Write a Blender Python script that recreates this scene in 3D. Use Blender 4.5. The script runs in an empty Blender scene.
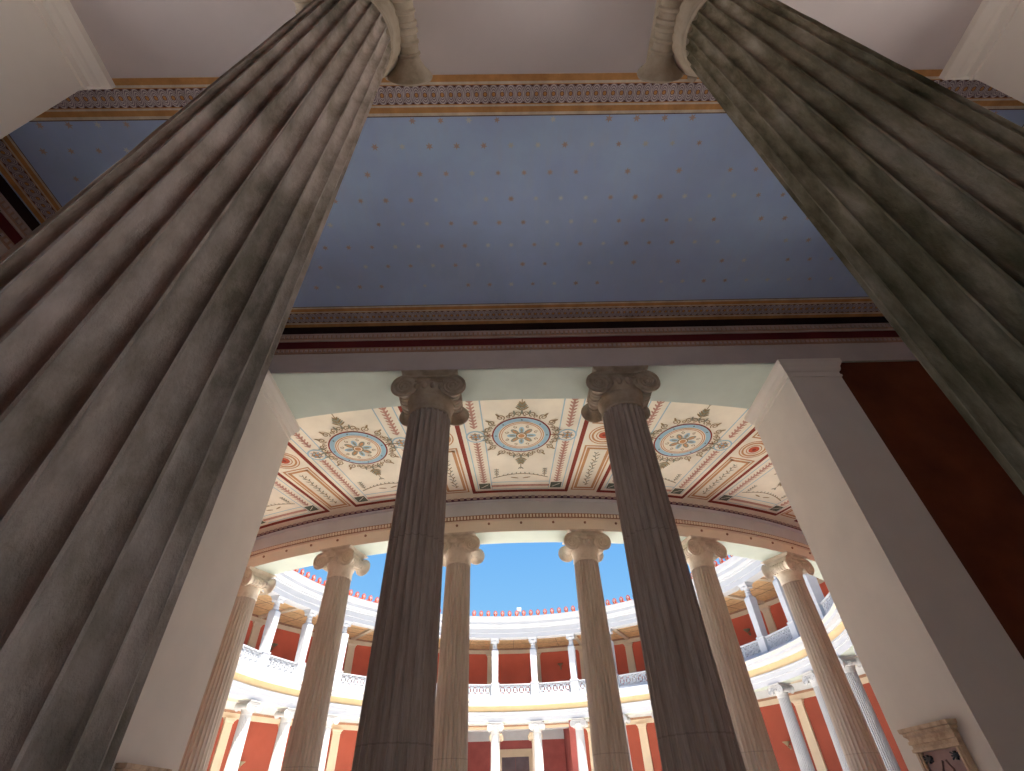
import bpy, math, random
from math import sin, cos, pi, radians, sqrt
from mathutils import Matrix, Vector
random.seed(7)
COL = bpy.context.scene.collection
K = 1.6                       # eye height: heights below are measured from the eye, K lifts them above the floor
YC = 29.378                   # centre of the round courtyard
RC = 16.64                    # radius of the courtyard colonnade
RW = 22.24                    # radius of the corridor wall
HC = 5.80 + K                 # soffit of the colonnade beam
HB = 6.00 + K                 # soffit of the portico beams
HCEIL = 7.184 + K
YA, YB, AX = 1.21, 6.765, 1.69
PX = 4.567

# ------------------------------------------------------------------ materials
class E:
    def __init__(s, nt, k): s.nt, s.k = nt, k
    def _m(s, op, b=None, c=None, rev=False):
        n = s.nt.nodes.new('ShaderNodeMath'); n.operation = op
        args = [s, b, c]
        if rev: args = [b, s, c]
        for i, a in enumerate(args):
            if a is None: continue
            if isinstance(a, E): s.nt.links.new(a.k, n.inputs[i])
            else: n.inputs[i].default_value = a
        return E(s.nt, n.outputs[0])
    def __add__(s, o): return s._m('ADD', o)
    __radd__ = __add__
    def __sub__(s, o): return s._m('SUBTRACT', o)
    def __rsub__(s, o): return s._m('SUBTRACT', o, rev=True)
    def __mul__(s, o): return s._m('MULTIPLY', o)
    __rmul__ = __mul__
    def __truediv__(s, o): return s._m('DIVIDE', o)
    def __gt__(s, o): return s._m('GREATER_THAN', o)
    def __lt__(s, o): return s._m('LESS_THAN', o)
    def f(s, op, b=None, c=None): return s._m(op, b, c)

def new_mat(name, rough=0.8, spec=0.3):
    m = bpy.data.materials.new(name); m.use_nodes = True
    b = m.node_tree.nodes['Principled BSDF']
    b.inputs['Roughness'].default_value = rough
    b.inputs['Specular IOR Level'].default_value = spec
    return m, m.node_tree, b

def srgb(r, g, b):
    f = lambda c: (c/255/12.92) if c/255 <= 0.04045 else ((c/255+0.055)/1.055)**2.4
    return (f(r), f(g), f(b), 1)

def coords(nt, scale=(1, 1, 1), kind='Object'):
    tc = nt.nodes.new('ShaderNodeTexCoord'); mp = nt.nodes.new('ShaderNodeMapping')
    mp.inputs['Scale'].default_value = scale
    nt.links.new(tc.outputs[kind], mp.inputs['Vector']); return mp.outputs['Vector']

def noise(nt, vec, scale, detail=4, rough=.55):
    n = nt.nodes.new('ShaderNodeTexNoise'); n.inputs['Scale'].default_value = scale
    n.inputs['Detail'].default_value = detail; n.inputs['Roughness'].default_value = rough
    nt.links.new(vec, n.inputs['Vector']); return n.outputs['Fac']

def ramp(nt, fac, stops):
    r = nt.nodes.new('ShaderNodeValToRGB'); e = r.color_ramp.elements
    while len(e) > 1: e.remove(e[-1])
    e[0].position, e[0].color = stops[0]
    for p, c in stops[1:]:
        x = e.new(p); x.color = c
    nt.links.new(fac, r.inputs['Fac']); return r.outputs['Color']

def mix(nt, fac, a, b):
    n = nt.nodes.new('ShaderNodeMix'); n.data_type = 'RGBA'
    for s, v in ((0, fac), (6, a), (7, b)):
        if isinstance(v, E): v = v.k
        if isinstance(v, (tuple, float, int)): n.inputs[s].default_value = v
        else: nt.links.new(v, n.inputs[s])
    return n.outputs[2]

def bump(nt, b, h, strength, dist=.02):
    n = nt.nodes.new('ShaderNodeBump'); n.inputs['Strength'].default_value = strength
    n.inputs['Distance'].default_value = dist
    nt.links.new(h, n.inputs['Height']); nt.links.new(n.outputs['Normal'], b.inputs['Normal'])

def paint(name, rgb, var=.06, rough=.85, scale=1.5, bstr=.0):
    m, nt, b = new_mat(name, rough)
    c = srgb(*rgb); d = tuple(x*(1-var*2) for x in c[:3]) + (1,); e = tuple(min(1, x*(1+var)) for x in c[:3]) + (1,)
    nz = noise(nt, coords(nt), scale, 5)
    nt.links.new(ramp(nt, nz, [(.3, d), (.7, e)]), b.inputs['Base Color'])
    if bstr: bump(nt, b, noise(nt, coords(nt), 60, 3), bstr)
    return m

def stone(name, light, mid, dark, zs=.25, amt=.5, fine=9, bstr=.3, green=None, joints=(), gamt=.55, veins=None):
    """veined column marble, streaked along its height"""
    m, nt, b = new_mat(name, .75, .25)
    v = coords(nt, (1, 1, zs))
    n1 = noise(nt, v, fine, 6, .65)
    c = ramp(nt, n1, [(.32, srgb(*dark)), (.5, srgb(*mid)), (.68, srgb(*light))])
    n2 = noise(nt, coords(nt, (1, 1, .5)), 1.6, 5, .6)
    if green:
        g = ramp(nt, n2, [(gamt-.06, (0, 0, 0, 1)), (gamt+.14, (1, 1, 1, 1))])
        sp = nt.nodes.new('ShaderNodeSeparateColor'); nt.links.new(g, sp.inputs[0])
        n4 = noise(nt, coords(nt, (1, 1, .35)), 14, 5, .7)
        gf = E(nt, sp.outputs[0]) * E(nt, n4).f('MULTIPLY', 1.0)
        gf = gf.f('MINIMUM', .92)
        c = mix(nt, gf, c, srgb(*green))
    if veins:
        n5 = E(nt, noise(nt, coords(nt, (9, 9, .35)), 3, 4, .6))
        vf = ((n5 - .5).f('ABSOLUTE') < .03) * .3
        c = mix(nt, vf, c, srgb(*veins))
    if joints:
        tc = nt.nodes.new('ShaderNodeTexCoord'); sx = nt.nodes.new('ShaderNodeSeparateXYZ')
        nt.links.new(tc.outputs['Object'], sx.inputs[0]); z = E(nt, sx.outputs[2])
        for j in joints:
            f = ((z - j).f('ABSOLUTE') < .008) * .25
            c = mix(nt, f, c, srgb(*[x*.5 for x in dark]))
    nt.links.new(c, b.inputs['Base Color'])
    bump(nt, b, noise(nt, coords(nt, (1, 1, .6)), 22, 5, .7), bstr, .012)
    return m

M = {}
M['stoneA'] = stone('weathered marble', (202, 187, 176), (178, 163, 150), (134, 122, 106), green=(38, 42, 20), amt=.6, bstr=.9, zs=.5, fine=5, gamt=.50)
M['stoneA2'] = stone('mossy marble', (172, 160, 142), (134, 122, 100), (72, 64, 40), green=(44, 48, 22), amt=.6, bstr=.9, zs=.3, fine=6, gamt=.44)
M['stoneB'] = stone('brown veined marble', (190, 178, 168), (178, 164, 153), (160, 145, 134), zs=.12, fine=6, bstr=.2, joints=(3.0+K, .66+K), veins=(140, 126, 116))
M['capB'] = stone('capital marble', (184, 170, 152), (170, 155, 136), (144, 128, 108), zs=1, fine=3, bstr=.12)
M['stoneC'] = stone('warm marble', (216, 206, 194), (206, 194, 181), (190, 177, 162), bstr=.15, joints=(1.0+K,), zs=.12, fine=6)
M['capC'] = stone('pale capital marble', (228, 218, 202), (216, 204, 186), (192, 178, 158), zs=1, fine=3, bstr=.2)
M['white'] = paint('white marble', (180, 179, 178), .03)
M['whiteside'] = paint('white lime paint', (182, 184, 188), .02)
M['soffit'] = paint('pale green plaster', (196, 205, 193), .035)
M['soffitA'] = paint('pale plaster', (200, 189, 187), .03)
M['pier'] = paint('pier plaster', (224, 216, 206), .03)
M['cream'] = paint('cream stone paint', (212, 198, 176), .04)
M['creamd'] = paint('cream ring fascia', (244, 234, 216), .03)
M['greyband'] = paint('blue grey frieze', (212, 218, 224), .04)
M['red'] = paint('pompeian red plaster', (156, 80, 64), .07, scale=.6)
M['red_lightened'] = paint('red plaster lightened against gallery shade', (205, 104, 84), .06, scale=.6)  # the wall red made lighter to offset the shade in the upper gallery
M['redd'] = paint('shaded red plaster', (172, 96, 94), .12, scale=.8)
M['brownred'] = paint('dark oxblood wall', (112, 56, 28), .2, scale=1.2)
M['blue'] = None
M['gold'] = paint('faded gold star', (196, 172, 170), .1)
M['silver'] = paint('pale star', (212, 218, 226), .1)
M['maroon'] = paint('maroon band', (96, 28, 30), .1)
M['black'] = paint('black band', (34, 12, 14), .1)
M['greyfascia'] = paint('grey plain fascia', (192, 180, 174), .05)
M['bead'] = paint('brown bead moulding', (165, 130, 108), .1)
M['eggm'] = paint('grey egg moulding', (180, 160, 150), .1)
M['tanwood'] = paint('tan gallery boards', (230, 194, 146), .10, scale=3)
M['tan'] = paint('ochre frieze', (205, 178, 136), .05)
M['cblue'] = paint('light blue line', (160, 194, 208), .06)
M['cred'] = paint('dark red line', (140, 58, 40), .08)
M['ctan'] = paint('tan line', (200, 150, 104), .08)
M['cpink'] = paint('rose rope border', (198, 152, 134), .12, scale=14)
M['cgreen'] = paint('dark green square', (96, 100, 84), .1)
M['colive'] = paint('olive scroll', (160, 138, 100), .12, scale=8)
M['cbg'] = paint('cream ceiling ground', (238, 230, 209), .05)
M['cgr'] = paint('grey green leaf', (150, 152, 132), .1)
M['corange'] = paint('orange red spot', (190, 92, 62), .1)
M['purple'] = paint('purple bead', (100, 66, 84), .1)
M['floor'] = paint('pale marble floor', (246, 240, 230), .02)
M['court'] = paint('courtyard paving', (236, 232, 226), .05)
M['door'] = paint('grey door leaf', (112, 102, 110), .1)
M['iron'] = paint('black iron', (22, 22, 24), .1, .5)
M['lamp'] = paint('aged bronze lamp', (150, 138, 112), .1, .5)
M['terracotta'] = paint('terracotta', (158, 58, 40), .12)
M['antecream'] = paint('painted palmette', (200, 146, 120), .1)
M['anteblue'] = paint('blue painted palmette', (90, 130, 160), .1)
M['plaque'] = stone('plaque marble', (214, 192, 164), (200, 176, 148), (160, 132, 110), zs=1, fine=5, bstr=.2)
M['plaquein'] = paint('mauve panel', (164, 136, 132), .08, scale=4)
M['plaqueor'] = paint('carved shadow line', (110, 88, 82), .1)

m, nt, b = new_mat('starry blue paint', .9, .2)
n = noise(nt, coords(nt), .55, 6, .6)
c = ramp(nt, n, [(.3, srgb(172, 192, 226)), (.5, srgb(178, 200, 238)), (.7, srgb(188, 214, 246))])
n2 = noise(nt, coords(nt, (3, .6, 1)), 2.5, 5, .7)
g = ramp(nt, n2, [(.5, (0, 0, 0, 1)), (.75, (.35, .35, .35, 1))])
sp = nt.nodes.new('ShaderNodeSeparateColor'); nt.links.new(g, sp.inputs[0])
c = mix(nt, sp.outputs[0], c, srgb(192, 204, 226)); nt.links.new(c, b.inputs['Base Color'])
M['blue'] = m

def guilloche():
    m, nt, b = new_mat('guilloche border paint', .85, .2)
    tc = nt.nodes.new('ShaderNodeTexCoord'); sx = nt.nodes.new('ShaderNodeSeparateXYZ')
    nt.links.new(tc.outputs['UV'], sx.inputs[0]); u, v = E(nt, sx.outputs[0]), E(nt, sx.outputs[1])
    cell = .113
    cream, orange, mauve, dark = srgb(232, 220, 200), srgb(214, 160, 104), srgb(150, 136, 148), srgb(110, 74, 64)
    lt = srgb(222, 212, 210)
    w = (v - .267) / .112
    def rings(shift):
        uu = ((u / cell + shift).f('FRACT') - .5) * 1.0
        d = (uu*uu + w*w*.25).f('SQRT')
        return d, (d * 44.0).f('SINE')
    d1, s1 = rings(0.0)
    base = mix(nt, (s1 > .05), mauve, lt)
    d0 = (((u / cell).f('FRACT') - .5).f('POWER', 2.0) + w*w*.8).f('SQRT')
    base = mix(nt, (d0 < .24), base, dark)
    base = mix(nt, (d0 < .19), base, orange)
    uu = ((u / cell * 1.0 + .5).f('FRACT') - .5).f('ABSOLUTE')
    edge = (w.f('ABSOLUTE') > (1.0 - .0) ) 
    tri = (w.f('ABSOLUTE') > (uu*1.2 + .72))
    base = mix(nt, tri, base, dark)
    def band(lo, hi, colr, cc):
        f = (v > lo) * (v < hi)
        return mix(nt, f, cc, colr)
    c = mix(nt, (w.f('ABSOLUTE') < 1.0), cream, base)
    c = band(-1, .012, dark, c)
    c = band(.05, .12, orange, c)
    c = band(.145, .156, orange, c)
    c = band(.378, .388, orange, c)
    c = band(.42, .50, orange, c)
    nz = noise(nt, coords(nt, (1, 1, 1), 'UV'), 3, 5, .7)
    g = ramp(nt, nz, [(.35, (.70, .66, .62, 1)), (.65, (1, 1, 1, 1))])
    mm = nt.nodes.new('ShaderNodeMix'); mm.data_type = 'RGBA'; mm.blend_type = 'MULTIPLY'; mm.inputs[0].default_value = 1
    nt.links.new(c, mm.inputs[6]); nt.links.new(g, mm.inputs[7])
    nt.links.new(mm.outputs[2], b.inputs['Base Color'])
    return m
M['guilloche'] = guilloche()

# ------------------------------------------------------------------ mesh builder
class MB:
    def __init__(s): s.v, s.f, s.m, s.mats, s.uv = [], [], [], [], {}
    def mi(s, mat):
        if mat not in s.mats: s.mats.append(mat)
        return s.mats.index(mat)
    def face(s, pts, mat, uv=None):
        i = len(s.v); s.v += [tuple(p) for p in pts]
        s.f.append(tuple(range(i, i+len(pts)))); s.m.append(s.mi(mat))
        if uv: s.uv[len(s.f)-1] = uv
    def grid(s, rows, mat, closed=False, matf=None):
        """rows: list of equal-length vertex rows; closed wraps each row"""
        i0 = len(s.v); n = len(rows[0])
        for r in rows: s.v += [tuple(p) for p in r]
        for a in range(len(rows)-1):
            for b in range(n if closed else n-1):
                c = (b+1) % n
                s.f.append((i0+a*n+b, i0+a*n+c, i0+(a+1)*n+c, i0+(a+1)*n+b))
                s.m.append(s.mi(matf(a) if matf else mat))
        return i0
    def box(s, x0, x1, y0, y1, z0, z1, mat, T=None):
        P = [Vector((x, y, z)) for z in (z0, z1) for y in (y0, y1) for x in (x0, x1)]
        if T: P = [T @ p for p in P]
        i = len(s.v); s.v += [tuple(p) for p in P]
        for f in ((0, 2, 3, 1), (4, 5, 7, 6), (0, 1, 5, 4), (2, 6, 7, 3), (0, 4, 6, 2), (1, 3, 7, 5)):
            s.f.append(tuple(i+k for k in f)); s.m.append(s.mi(mat))
    def lathe(s, prof, n, mat, T=None, cap=True, matf=None):
        rows = []
        for r, z in prof:
            row = [Vector((r*cos(2*pi*k/n), r*sin(2*pi*k/n), z)) for k in range(n)]
            if T: row = [T @ p for p in row]
            rows.append(row)
        i0 = s.grid(rows, mat, True, matf)
        if cap:
            s.f.append(tuple(i0+k for k in reversed(range(n)))); s.m.append(s.mi(mat))
            e = i0+(len(prof)-1)*n; s.f.append(tuple(e+k for k in range(n))); s.m.append(s.mi(mat))
    def arc(s, prof, a0, a1, mat, step=1.5, matf=None, closeprof=True, ends=True):
        """sweep a (R, z) profile round the courtyard centre, angles from the near side, local coords"""
        n = max(1, int(abs(a1-a0)/step)); full = abs(a1-a0) >= 359.9
        P = list(prof) + ([prof[0]] if closeprof else [])
        rows = []
        for r, z in P:
            rows.append([(r*sin(radians(a0+(a1-a0)*k/n)), -r*cos(radians(a0+(a1-a0)*k/n)), z) for k in range(n+1)])
        i0 = s.grid(rows, mat, False, matf)
        if ends and not full and closeprof:
            m = n+1
            s.f.append(tuple(i0+j*m for j in range(len(prof)))); s.m.append(s.mi(mat))
            s.f.append(tuple(i0+j*m+n for j in reversed(range(len(prof))))); s.m.append(s.mi(mat))
    def tube(s, path, rad, mat, n=6, flat=None):
        """tube along a path; rad a number or list"""
        rows = []
        for i, p in enumerate(path):
            p = Vector(p); a = Vector(path[max(i-1, 0)]); b = Vector(path[min(i+1, len(path)-1)])
            t = (b-a).normalized(); up = Vector(flat) if flat else (Vector((0, 0, 1)) if abs(t.z) < .9 else Vector((0, 1, 0)))
            u = t.cross(up).normalized(); w = u.cross(t)
            r = rad[i] if isinstance(rad, (list, tuple)) else rad
            rows.append([p + (u*cos(2*pi*k/n) + w*sin(2*pi*k/n))*r for k in range(n)])
        i0 = s.grid(rows, mat, True)
        s.f.append(tuple(i0+k for k in range(n))); s.m.append(s.mi(mat))
        e = i0+(len(rows)-1)*n; s.f.append(tuple(e+k for k in reversed(range(n)))); s.m.append(s.mi(mat))
    def ball(s, c, r, mat, nu=8, nv=5):
        rows = []
        for j in range(nv+1):
            a = -pi/2 + pi*j/nv
            rows.append([(c[0]+r[0]*cos(a)*cos(2*pi*k/nu), c[1]+r[1]*cos(a)*sin(2*pi*k/nu), c[2]+r[2]*sin(a)) for k in range(nu)])
        s.grid(rows, mat, True)
    def rectsweep(s, x0, x1, y0, y1, prof, mat, matf=None):
        """(offset, z) profile swept round a rectangle"""
        rows = [[(x0-o, y0-o, z), (x1+o, y0-o, z), (x1+o, y1+o, z), (x0-o, y1+o, z)] for o, z in prof]
        i0 = s.grid(rows, mat, True, matf)
        s.f.append((i0+3, i0+2, i0+1, i0)); s.m.append(s.mi(mat))
        e = i0+(len(rows)-1)*4; s.f.append((e, e+1, e+2, e+3)); s.m.append(s.mi(mat))
    def prism(s, poly, z0, z1, mat, side=None):
        n = len(poly); i = len(s.v)
        s.v += [(x, y, z0) for x, y in poly] + [(x, y, z1) for x, y in poly]
        s.f.append(tuple(i+k for k in reversed(range(n)))); s.m.append(s.mi(mat))
        s.f.append(tuple(i+n+k for k in range(n))); s.m.append(s.mi(mat))
        for k in range(n):
            c = (k+1) % n
            s.f.append((i+k, i+c, i+n+c, i+n+k)); s.m.append(s.mi(side or mat))
    def mesh(s, name, smooth=None):
        me = bpy.data.meshes.new(name); me.from_pydata(s.v, [], s.f)
        for m_ in s.mats: me.materials.append(m_)
        me.polygons.foreach_set('material_index', s.m)
        if s.uv:
            l = me.uv_layers.new(name='UVMap')
            for fi, uv in s.uv.items():
                for k, li in enumerate(me.polygons[fi].loop_indices): l.data[li].uv = uv[k]
        if smooth is not None:
            me.polygons.foreach_set('use_smooth', [True]*len(s.f))
            me.set_sharp_from_angle(angle=radians(smooth))
        me.update(); return me

def link(name, me, parent=None, loc=(0, 0, 0), rz=0):
    o = bpy.data.objects.new(name, me); COL.objects.link(o); o.location = loc; o.rotation_euler = (0, 0, rz)
    if parent: o.parent = parent
    return o
def tag(o, label=None, cat=None, group=None, kind=None):
    if kind is None and o.parent is None: kind = 'thing'
    if label: o['label'] = label
    if cat: o['category'] = cat
    if group: o['group'] = group
    if kind: o['kind'] = kind
    return o
def struct(name, mb, label, cat, loc=(0, 0, 0), smooth=None):
    me = mb if isinstance(mb, bpy.types.Mesh) else mb.mesh(name, smooth)
    return tag(link(name, me, None, loc), label, cat, kind='structure')
def copy_tree(o, parent=None):
    c = o.copy(); COL.objects.link(c); c.parent = parent
    for ch in list(o.children): copy_tree(ch, c)
    return c
CEN = (0, YC, 0)

# ------------------------------------------------------------------ Ionic column
def shaft_mesh(rtop, s, htop, z0, zflute, stone_m, per=8, rough=0, nz=12, neckr=None, ztop=None):
    mb = MB()
    us = {8: [-.5, -.435, -.405, -.28, -.1, .1, .28, .405, .435][:9], 12: [-.5, -.458, -.452, -.41, -.33, -.20, -.07, .07, .20, .33, .41, .452, .458]}[per]
    R = lambda z: rtop + s*(htop-z) - .006*sin(pi*(z-z0)/(htop-z0))*0
    zs = []
    L = .11*R(zflute)
    for t in (0, .08, .25, .5, 1.0): zs.append(z0+.06+t*L)
    for k in range(1, nz): zs.append(z0+.06+L + (zflute-z0-.06-2*L)*k/nz)
    for t in (1.0, .5, .25, .08, 0): zs.append(zflute-t*L)
    rows = []
    rnd = random.Random(3)
    allz = [z0] + zs + [zflute+.02]
    for z in allz:
        r = R(z); d = min(z-(z0+.06), zflute-z); q = 0 if d <= 0 else (1 if d >= L else sqrt(max(0, 1-(1-d/L)**2)))
        row = []
        for k in range(24):
            for u in us:
                dep = 0
                uw_ = .455 if per == 12 else .43
                if q > 0 and abs(u) < uw_*q: dep = .122*r*q*sqrt(1-(u/(uw_*q))**2)
                a = 2*pi*(k+u+.5)/24
                rr = r - dep
                if rough: rr += rough*(rnd.random()-.5) if abs(u) > .44 else rough*.6*sin(z*9+k*2.1)*sin(z*3.3+k)
                row.append((rr*cos(a), rr*sin(a), z))
        rows.append(row)
    mb.grid(rows, stone_m, True)
    return mb.mesh('shaft', 38)

def capital_meshes(S, neck, rtop, mat, neckmat):
    """capital around z = 0 (soffit) hanging down; S scales the whole"""
    out = {}
    ex, ey, ez, R0 = .42*S, .40*S, -.335*S, .262*S
    mb = MB()   # core block, canalis, neck
    mb.box(-ex, ex, -ey*.94, ey*.94, -.25*S, -.085*S, mat); mb.box(-ex*.8, ex*.8, -ey*.6, ey*.6, -.34*S, -.25*S, mat)
    rn = rtop/S
    mb.lathe([(rtop*1.0, -neck-.01), (rtop*1.045, -neck+.015), (rtop*1.03, -neck+.05), (rtop*1.03, -.60*S), (rtop*1.08, -.53*S), (rtop*1.13, -.50*S), (rtop*1.13, -.47*S)], 48, neckmat)
    out['capital'] = mb.mesh('capital', 40)
    mb = MB()
    mb.lathe([(rtop*1.10, -.49*S), (rtop*1.15, -.45*S), (rtop*1.22, -.40*S), (rtop*1.28, -.33*S), (rtop*1.30, -.26*S), (rtop*1.2, -.22*S)], 48, mat)
    for k in range(20):
        a = 2*pi*(k+.5)/20; mb.ball((rtop*1.29*cos(a), rtop*1.29*sin(a), -.325*S), (.048*S, .048*S, .075*S), mat, 8, 5)
    out['echinus'] = mb.mesh('echinus', 50)
    mb = MB()
    h = .40*S
    mb.rectsweep(-h, h, -h*.98, h*.98, [(-.02*S, -.10*S), (.0*S, -.085*S), (.03*S, -.06*S), (.075*S, -.04*S), (.095*S, -.025*S), (.095*S, -.002)], mat)
    out['abacus'] = mb.mesh('abacus')
    mb = MB()  # baluster along y
    T = Matrix.Rotation(-pi/2, 4, 'X')
    half = [(.118, 0), (.135, .018), (.135, .045), (.118, .055), (.115, .10), (.132, .112), (.132, .13), (.114, .145), (.116, .20), (.134, .21), (.134, .225), (.118, .235), (.128, .28), (.155, .33), (.195, .375), (.225, .405), (.228, .425), (.21, .432)]
    prof = [(r*S, -y*S) for r, y in reversed(half[1:])] + [(r*S, y*S) for r, y in half]
    mb.lathe(prof, 28, mat, T)
    out['baluster'] = mb.mesh('baluster', 40)
    for side in (-1, 1):
        mb = MB()
        path, rad = [], []
        turns, n = 2.6, 64
        for i in range(n+1):
            t = turns*i/n; r = R0*(.56**t)*.87; a = pi/2 + side*-1*0 + (1 if side < 0 else -1)*2*pi*t
            path.append((r*cos(a), -.006*S*0, r*sin(a))); rad.append((.024*(.72**t)+.003)*S)
        mb.tube(path, rad, mat, 6, (0, 1, 0))
        mb.ball((0, 0, 0), (.035*S, .03*S, .035*S), mat, 10, 6)
        # backing plate following the outer turn
        pl = [(R0*(.56**(i/40))*.87*cos(pi/2+(1 if side < 0 else -1)*2*pi*i/40), R0*(.56**(i/40))*.87*sin(pi/2+(1 if side < 0 else -1)*2*pi*i/40)) for i in range(40)]
        rows = [[(x, y_, z) for x, z in pl] for y_ in (.045*S, .052*S)]
        i0 = mb.grid(rows, mat, True)
        mb.f.append(tuple(i0+k for k in range(40))); mb.m.append(0)
        # canalis half: upper and lower fillets running to the middle
        d = -side*ex
        mb.tube([(0, 0, R0*.87), (d*.5, 0, R0*.83), (d, 0, R0*.82)], .022*S, mat, 6, (0, 1, 0))
        mb.tube([(d*.42, 0, R0*.42), (d*.7, 0, R0*.36), (d, 0, R0*.34)], .016*S, mat, 6, (0, 1, 0))
        mb.face([(0, .03*S, R0*.9), (d, .03*S, R0*.9), (d, .03*S, R0*.33), (d*.42, .03*S, R0*.4), (0, .03*S, R0*.4)], mat)
        out['volute%d' % side] = mb.mesh('volute', 45)
    return out, (ex, ey, ez)

def make_column(name, label, cat, rtop, s, H, S, neck, ms, mc, mneck, per, rough, nz, group=None):
    root = bpy.data.objects.new(name, None); COL.objects.link(root)
    tag(root, label, cat, group)
    zb = .42
    link('shaft', shaft_mesh(rtop, s, H, zb, H-neck, ms, per, rough, nz), root)
    r0 = rtop+s*H
    mb = MB()
    mb.rectsweep(-r0*1.32, r0*1.32, -r0*1.32, r0*1.32, [(0, 0), (0, .13)], ms)
    mb.lathe([(r0*1.30, .13), (r0*1.34, .17), (r0*1.30, .22), (r0*1.18, .24), (r0*1.14, .28), (r0*1.18, .31), (r0*1.22, .34), (r0*1.18, .38), (r0*1.06, .395), (r0*1.0, .43)], 40, ms)
    link('base', mb.mesh('base', 40), root)
    me, (ex, ey, ez) = capital_meshes(S, neck, rtop+s*neck, mc, mneck)
    cap = link('capital', me['capital'], root, (0, 0, H))
    link('abacus', me['abacus'], cap); link('echinus', me['echinus'], cap)
    for sx in (-1, 1):
        link('baluster', me['baluster'], cap, (sx*ex, 0, ez))
        link('volute', me['volute%d' % sx], cap, (sx*ex, -ey-.035*S, ez))
        link('volute', me['volute%d' % -sx], cap, (sx*ex, ey+.035*S, ez), pi)
    return root

def ring_pos(th, R=RC): return (R*sin(radians(th)), YC-R*cos(radians(th)))
NEAR = [-29.1, -17.46, -5.82, 5.82, 17.46, 29.1]
FARK = 13
ALLTH = NEAR + [180-sg*(5.6+11.2*k) for k in range(FARK) for sg in (1, -1)]   # sg = 1: right side
ALLTH = [a if a <= 180 else a-360 for a in ALLTH]

colA = make_column('ionic_column', 'huge fluted marble column at the left, nearest to the viewer, green and grey stained', 'column', .347, .0153, HB, 1.0, .74, M['stoneA'], M['capB'], M['capB'], 12, .004, 26, None)
colA.location = (-AX, YA, 0)
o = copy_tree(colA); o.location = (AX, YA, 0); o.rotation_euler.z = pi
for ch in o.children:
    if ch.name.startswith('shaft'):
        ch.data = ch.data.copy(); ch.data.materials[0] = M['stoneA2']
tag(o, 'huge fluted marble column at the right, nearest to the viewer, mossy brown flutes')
colB = make_column('ionic_column', 'dark brown fluted column left of the middle, under the painted beam', 'column', .347, .0153, HB, 1.0, .74, M['stoneB'], M['capB'], M['capB'], 8, .0, 14)
colB.location = (-AX, YB, 0)
o = copy_tree(colB); o.location = (AX, YB, 0)
tag(o, 'dark brown fluted column right of the middle, leaning across in front of the courtyard')
colC = make_column('ionic_column', '', 'column', .305, .0159, HC, .98, .74, M['stoneC'], M['capC'], M['capC'], 8, 0, 12)
lab = ['outermost left column of the near curved colonnade, beside the left pier', 'second column from the left in the near curved colonnade, against the sky',
       'near curved colonnade column half hidden behind the dark left middle column', 'near curved colonnade column standing against the sky right of centre',
       'near curved colonnade column just right of the dark right middle column', 'outermost right column of the near curved colonnade, beside the right pier']
for i, th in enumerate(NEAR):
    o = colC if i == 0 else copy_tree(colC)
    x, y = ring_pos(th); o.location = (x, y, 0); o.rotation_euler.z = radians(th)
    tag(o, lab[i])
ords = ['first', 'second', 'third', 'fourth', 'fifth', 'sixth', 'seventh', 'eighth', 'ninth', 'tenth', 'eleventh', 'twelfth', 'thirteenth']
colF = make_column('ionic_column', '', 'column', .30, .0150, HC, .98, .70, M['white'], M['white'], M['white'], 8, 0, 6)
first = True
for k in range(11):
    for sg, sd in ((1, 'right'), (-1, 'left')):
        th = 180-sg*(5.6+11.2*k)
        o = colF if first else copy_tree(colF); first = False
        x, y = ring_pos(th); o.location = (x, y, 0); o.rotation_euler.z = radians(th)
        tag(o, 'sunlit white column of the far ground floor colonnade, %s %s of the far doorway' % (ords[k], sd), 'column')
for sg, sd in ((1, 'right'), (-1, 'left')):
    o = copy_tree(colC); o.location = (sg*AX, YC+22.8, 0); o.rotation_euler.z = pi
    tag(o, 'shaded tan column directly %s of the grey doorway across the courtyard' % sd)

# ------------------------------------------------------------------ portico beams, piers, walls, ceiling
XW = 7.6
mb = MB()
ZT = HCEIL + .35
mb.prism([(-XW, .72), (XW, .72), (XW, 1.70), (-XW, 1.70)], HB, ZT, M['soffitA'])
struct('architrave', mb, 'plain pale soffit beam over the two nearest columns', 'beam')

def arcpts(x0, x1, n=24):
    a0, a1 = math.asin(x0/RW), math.asin(x1/RW)
    return [(RW*sin(a0+(a1-a0)*k/n), YC-RW*cos(a0+(a1-a0)*k/n)) for k in range(n+1)]
mb = MB()
yb = 6.287
mb.prism([(-XW-.4, yb), (XW+.4, yb)] + list(reversed(arcpts(-XW-.4, XW+.4))), HB, ZT, M['soffit'])
beamB = struct('architrave', mb, 'wide pale green soffit beam over the two middle columns, curved at the back', 'beam')

# facia decoration on a straight run: along x, facing -y ; built in local frame, u along, out = projection, z
def facia(length, name, label, loc, rz):
    mb = MB(); h = length/2
    z = lambda r: r + K
    def strip(z0, z1, out, mat): mb.box(-h, h, -out, .02, z(z0), z(z1), mat)
    strip(6.000, 6.45, .012, M['greyfascia'])
    strip(6.45, 6.575, .03, M['bead'])
    strip(6.575, 6.763, .02, M['maroon'])
    strip(6.763, 6.80, .04, M['eggm']); strip(6.80, 6.92, .035, M['bead']); strip(6.92, 6.956, .045, M['eggm'])
    strip(6.956, 7.186, .015, M['black'])
    n = int(length/.085)
    for k in range(n):
        u = -h + length*(k+.5)/n
        mb.box(u-.022, u+.022, -.05, -.03, z(6.48), z(6.53), M['eggm'])
        mb.box(u-.026, u+.026, -.058, -.03, z(6.835), z(6.90), M['eggm'])
    o = struct(name, mb, label, 'moulding', loc); o.rotation_euler.z = rz
    return o
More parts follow.
